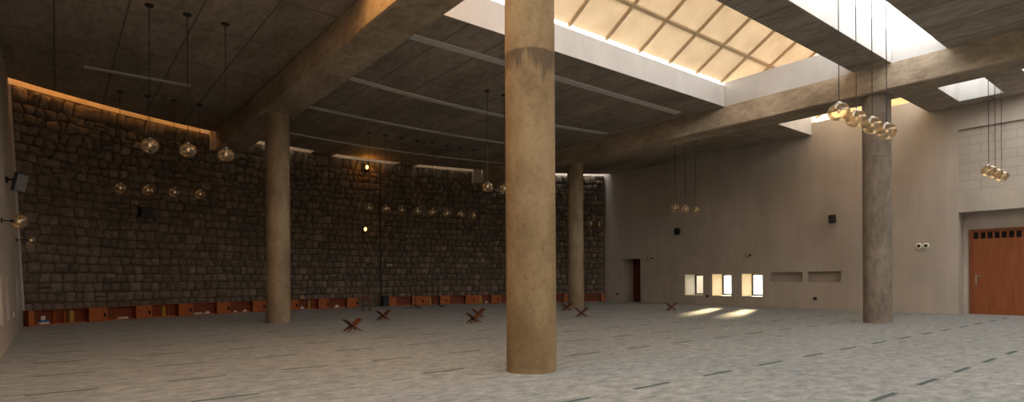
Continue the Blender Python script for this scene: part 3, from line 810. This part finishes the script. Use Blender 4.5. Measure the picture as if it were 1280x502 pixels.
def open_shelf(x0, x1, label, dark=(), board=()):
    a, L, rz = seg_frame(x0, x1, 20.98); r = empty('open_bookshelf', (a.x, a.y, 0), rz)
    D = .15
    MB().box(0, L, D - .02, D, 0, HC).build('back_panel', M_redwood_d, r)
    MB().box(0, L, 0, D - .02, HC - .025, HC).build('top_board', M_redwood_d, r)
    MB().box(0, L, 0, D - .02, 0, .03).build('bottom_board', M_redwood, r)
    for t in board: MB().box(t * L - .012, t * L + .012, 0.01, D - .02, .03, HC - .025).build('divider', M_redwood, r)
    return tag(r, label, 'bookshelf', 'open low shelves along the stone wall')
closed_cab(-.62, -.50, -.50, 'narrow orange wooden end cabinet in the left corner of the stone wall')
open_shelf(-.49, .80, 'open orange shelf in the left corner, holding a tissue box and yellow books', board=(.36, .55))
CC = [(.82, 1.32, 1.16, 'closed orange cabinet with finger hole, first from the left corner'),
      (2.14, 2.64, 2.46, 'closed orange cabinet with finger hole, second from the left corner'),
      (3.50, 4.00, 3.83, 'closed orange cabinet with finger hole, third from the left corner'),
      (4.87, 5.39, 5.23, 'closed orange cabinet with finger hole, fourth from the left corner'),
      (6.28, 6.81, 6.68, 'closed orange cabinet touching the left outline of the left column'),
      (7.70, 8.24, 8.08, 'closed orange cabinet touching the right outline of the left column'),
      (9.16, 9.65, 9.54, 'closed orange cabinet, second from the right end of the left cabinet row'),
      (10.54, 11.09, 10.97, 'closed orange cabinet ending the left cabinet row near the conduit')]
OS = [(1.33, 2.13, 'open orange shelf with low books between first and second closed cabinets', ()),
      (2.65, 3.49, 'open orange shelf with a yellow book block between second and third closed cabinets', (.62,)),
      (4.01, 4.86, 'open orange shelf with a white cloth left of the fourth closed cabinet', ()),
      (5.40, 6.27, 'open orange shelf with white papers left of the left column', ()),
      (6.82, 7.69, 'open orange shelf mostly hidden behind the left column', ()),
      (8.25, 9.15, 'open orange shelf with yellow books right of the left column', (.72,)),
      (9.66, 10.53, 'open orange shelf with a white cloth near the right end of the left row', ()),
      (13.04, 13.83, 'open orange shelf at the left end of the second cabinet row', ()),
      (14.76, 15.31, 'open orange shelf with a yellow book behind the microphone stand', (.6,)),
      (15.86, 16.66, 'open orange shelf in the middle of the second cabinet row', ()),
      (17.44, 18.02, 'open orange shelf with yellow books near the large middle column', ()),
      (18.60, 20.2, 'open orange shelf behind the large middle column', (.5,)),
      (20.9, 21.72, 'open orange shelf seen between the large middle column and farthest column', ()),
      (22.72, 23.50, 'open orange shelf right of the farthest column', (.1,))]
for c in CC: closed_cab(*c)
for c in OS: open_shelf(c[0], c[1], c[2], board=c[3])
closed_cab(12.64, 13.03, 13.03, 'closed orange cabinet starting the second row just right of the conduit')
closed_cab(13.84, 14.75, 14.04, 'closed orange cabinet behind the left microphone stand')
closed_cab(15.32, 15.85, 15.45, 'closed orange cabinet right of the right microphone stand')
closed_cab(16.67, 17.43, 16.8, 'closed orange cabinet above the two overlapping book stands')
closed_cab(18.03, 18.59, 18.2, 'closed orange cabinet touching the left outline of the large middle column')
closed_cab(21.73, 21.98, 21.98, 'narrow orange cabinet just left of the farthest column')
closed_cab(23.51, 23.70, 23.70, 'narrow orange end cabinet in the right corner of the stone wall')
# dark box beside the second row
a, L, rz = seg_frame(12.34, 12.62, 20.93)
r = empty('dark_upright_box', (a.x, a.y, 0), rz); MB().box(0, L, -.06, .15, 0, .5).build('housing', M_black, r, bevel=.01)
MB().box(.03, L - .03, -.068, -.06, .05, .45).build('grille', M_grey, r); tag(r, 'dark upright box between the conduit and the second cabinet row', 'box')

# contents of the shelves
def book_block(x, n, label_, m=M_yellow, h=.36, w=.035, R=21.05):
    p = apt(R, x); a = math.atan2(p[1] - AC[1], p[0] - AC[0]) - PI / 2
    for i in range(n):
        off = (i - (n - 1) / 2) * (w + .003)
        r = empty('book', (p[0] + off * math.cos(a), p[1] + off * math.sin(a), .031), a)
        MB().box(-w / 2, w / 2, -.05, .06, 0, h).build('cover', m, r, bevel=.004)
        MB().box(-w / 2 + .004, w / 2 - .004, -.045, .063, .004, h + .002).build('pages', M_whitep, r)
        tag(r, ('leftmost', 'middle', 'rightmost')[i if n == 3 else 2 * i] + ' upright yellow book ' + label_, 'book', 'yellow books ' + label_)
book_block(.37, 3, 'in the corner shelf left of the first closed cabinet')
book_block(3.02, 3, 'between the second and third closed cabinets')
book_block(8.77, 3, 'just right of the left column')
book_block(14.86, 3, 'behind the right microphone stand')
book_block(17.56, 3, 'above the overlapping book stands')
def tissue(x, s, label, R=21.05, seed=1):
    p = apt(R, x); rr = random.Random(seed); mb = MB(); vs = []; fs = []; n = 12; m_ = 6
    for i in range(m_):
        t = i / (m_ - 1)
        for k in range(n):
            a = 2 * PI * k / n; q = s * (1 - t ** 1.5 * .85) * rr.uniform(.75, 1.15)
            vs.append((q * math.cos(a), q * .38 * math.sin(a), t * s * rr.uniform(.75, 1.0)))
    for i in range(m_ - 1):
        for k in range(n): a = i * n + k; b = i * n + (k + 1) % n; fs.append((a, b, b + n, a + n))
    fs.append(tuple(range(n - 1, -1, -1))); fs.append(tuple(range((m_ - 1) * n, m_ * n)))
    o = mb.add(vs, fs).build('crumpled_cloth', M_whitep, smooth=True, loc=(p[0], p[1], .031))
    tag(o, label, 'cloth', 'white cloths on the open shelves')
tissue(4.55, .12, 'crumpled white cloth in the open shelf left of the fourth cabinet', seed=3)
tissue(5.62, .08, 'small white cloth in the shelf right of the fourth cabinet, its left one', seed=4)
tissue(6.0, .10, 'white cloth in the shelf left of the left column, its right one', seed=5)
tissue(8.46, .12, 'crumpled white cloth just right of the left column', seed=6)
tissue(10.1, .13, 'crumpled white cloth near the right end of the left shelf row', seed=7)
tissue(17.86, .11, 'small white cloth in the shelf beside the large middle column', seed=8)
def flat_books(x, L, label, seed):
    p = apt(21.055, x); a = math.atan2(p[1] - AC[1], p[0] - AC[0]) - PI / 2; rr = random.Random(seed)
    for i in range(2):
        r = empty('book', (p[0], p[1], .031 + i * .034), a + rr.uniform(-.1, .1))
        MB().box(-L / 2, L / 2, -.06, .06, 0, .032).build('cover', M_yellow if i else M_cream, r, bevel=.003)
        MB().box(-L / 2 + .004, L / 2 - .004, -.064, .056, .005, .027).build('pages', M_whitep, r)
        tag(r, ('lower cream', 'upper yellow')[i] + ' book lying flat ' + label, 'book', 'flat books on the open shelves')
flat_books(1.75, .34, 'in the shelf between the first and second closed cabinets', 2)
flat_books(4.2, .30, 'in the shelf left of the white cloth and fourth cabinet', 3)
p = apt(21.05, -.28); a = math.atan2(p[1] - AC[1], p[0] - AC[0]) - PI / 2
r = empty('tissue_box', (p[0], p[1], .031), a)
MB().box(-.13, .13, -.05, .06, 0, .06).build('base', M_whitep, r, bevel=.005)
MB().box(-.12, .12, -.055, .055, .06, .12).build('sleeve', M_blue, r, bevel=.005)
MB().box(-.08, .05, -.02, .03, .12, .24).build('tissue', M_whitep, r, bevel=.02)
tag(r, 'blue and white tissue box in the shelf at the left corner', 'tissue box')

# folding book stands --------------------------------------------------
def make_rehal():
    r = empty('book_stand')
    W_, T = .15, .013; Lb, Lt = .215, .275      # half width, half thickness, lengths below and above the pivot
    for sgn in (1, -1):
        # outline in board plane: v across the width, w along the board
        top = [(-W_, -.02), (-W_, Lt - .05), (-W_ + .02, Lt - .015), (-W_ * .45, Lt), (0, Lt - .012), (W_ * .45, Lt), (W_ - .02, Lt - .015), (W_, Lt - .05), (W_, -.02)]
        legs = [(W_ - .005, -Lb * .55), (W_, -Lb), (W_ - .035, -Lb), (W_ - .055, -Lb * .6), (W_ * .25, -Lb * .42), (0, -Lb * .36), (-W_ * .25, -Lb * .42), (-W_ + .055, -Lb * .6), (-W_ + .035, -Lb), (-W_, -Lb), (-W_ + .005, -Lb * .55)]
        pts = top + legs
        ang = math.radians(52) * sgn           # from vertical
        ca, sa = math.cos(ang), math.sin(ang)
        mb = MB(); vs = []
        for side in (-T, T):
            for v, w in pts:
                # board plane spanned by y (width) and (sa, ca)
                vs.append((w * sa + side * ca, v, w * ca - side * sa))
        n = len(pts)
        fs = [tuple(range(n)), tuple(range(2 * n - 1, n - 1, -1))] + [(i, n + i, n + (i + 1) % n, (i + 1) % n) for i in range(n)]
        mb.M = Matrix.Translation((0, 0, Lb * math.cos(math.radians(52)) + .008))
        bo = mb.add(vs, fs).build('board', M_rehal, r)
        tri = bo.modifiers.new('tri', 'TRIANGULATE')
    return r
rh0 = make_rehal()
RH = [(5.85, 13.85, .10, 'lone book stand on the carpet right of the left column, nearest on the left'),
      (8.2, 16.95, -.15, 'book stand on the carpet in front of the gap between the cabinet rows'),
      (9.63, 13.95, .1, 'lower, nearer one of the two overlapping book stands left of the middle column'),
      (11.05, 15.75, -.1, 'upper, farther one of the two overlapping book stands left of the middle column'),
      (16.14, 16.8, -.35, 'small book stand right beside the foot of the farthest column'),
      (13.85, 13.7, -.4, 'larger book stand just right of the large middle column'),
      (19.07, 13.9, -.5, 'book stand beside the sun patches on the carpet near the windows')]
for i, (x, y, rz, lab) in enumerate(RH):
    o = rh0 if i == 0 else copy_tree(rh0)
    o.location = (x, y, 0); o.rotation_euler = (0, 0, -(math.atan2(x, y) - .42) + rz * .3); tag(o, lab, 'book stand', 'folding wooden book stands on the carpet')

# microphone stands ------------------------------------------------------
def mic_stand(x, y, h, boom, label):
    r = empty('microphone_stand', (x, y, 0), .3)
    for k in range(3):
        a = 2 * PI * k / 3 + .4
        mb = MB(); mb.tube((0, 0, .16), (.36 * math.cos(a), .36 * math.sin(a), .014), .014, 6); mb.tube((.34 * math.cos(a), .34 * math.sin(a), .016), (.38 * math.cos(a), .38 * math.sin(a), .014), .014, 8)
        mb.build('leg', M_black, r)
    mb = MB(); mb.tube((0, 0, .05), (0, 0, h), .013, 8); mb.tube((0, 0, .13), (0, 0, .2), .028, 10); mb.tube((0, 0, h * .6), (0, 0, h * .6 + .08), .022, 10); mb.build('pole', M_black, r)
    if boom:
        MB().tube((-.25, 0, h - .12), (.5, 0, h + .3), .009, 6).build('boom_arm', M_black, r)
        e = Vector((.5, 0, h + .3))
    else: e = Vector((0, 0, h))
    mb = MB(); mb.tube(e, e + Vector((.1, 0, .07)), .014, 8, .02); mb.sphere(e.x + .12, e.y, e.z + .085, .028, .028, 10, 6); mb.build('microphone', M_grey, r)
    return tag(r, label, 'microphone stand', 'black tripod microphone stands before the stone wall')
mic_stand(12.55, 22.75, 1.15, False, 'black tripod microphone stand before the second cabinet row, the left one')
mic_stand(13.72, 22.7, 1.35, True, 'black tripod microphone stand with boom arm, the right one of the pair')

# little chair by the stones ----------------------------------------------
r = empty('low_chair', (10.05, 22.35, 0), -.2)
MB().box(-.17, .17, -.15, .15, .27, .295).build('seat', M_rehal, r, bevel=.005)
for sx in (-.15, .15):
    for sy in (-.13, .13): MB().tube((sx, sy, 0), (sx * .95, sy * .95, .27), .014, 8).build('leg', M_rehal, r)
mb = MB(); mb.tube((-.15, .14, .29), (-.17, .18, .6), .012, 8); mb.tube((.15, .14, .29), (.17, .18, .6), .012, 8); mb.box(-.17, .17, .165, .182, .46, .6); mb.build('backrest', M_rehal, r)
tag(r, 'small dark wooden chair near the right end of the left cabinet row', 'chair')
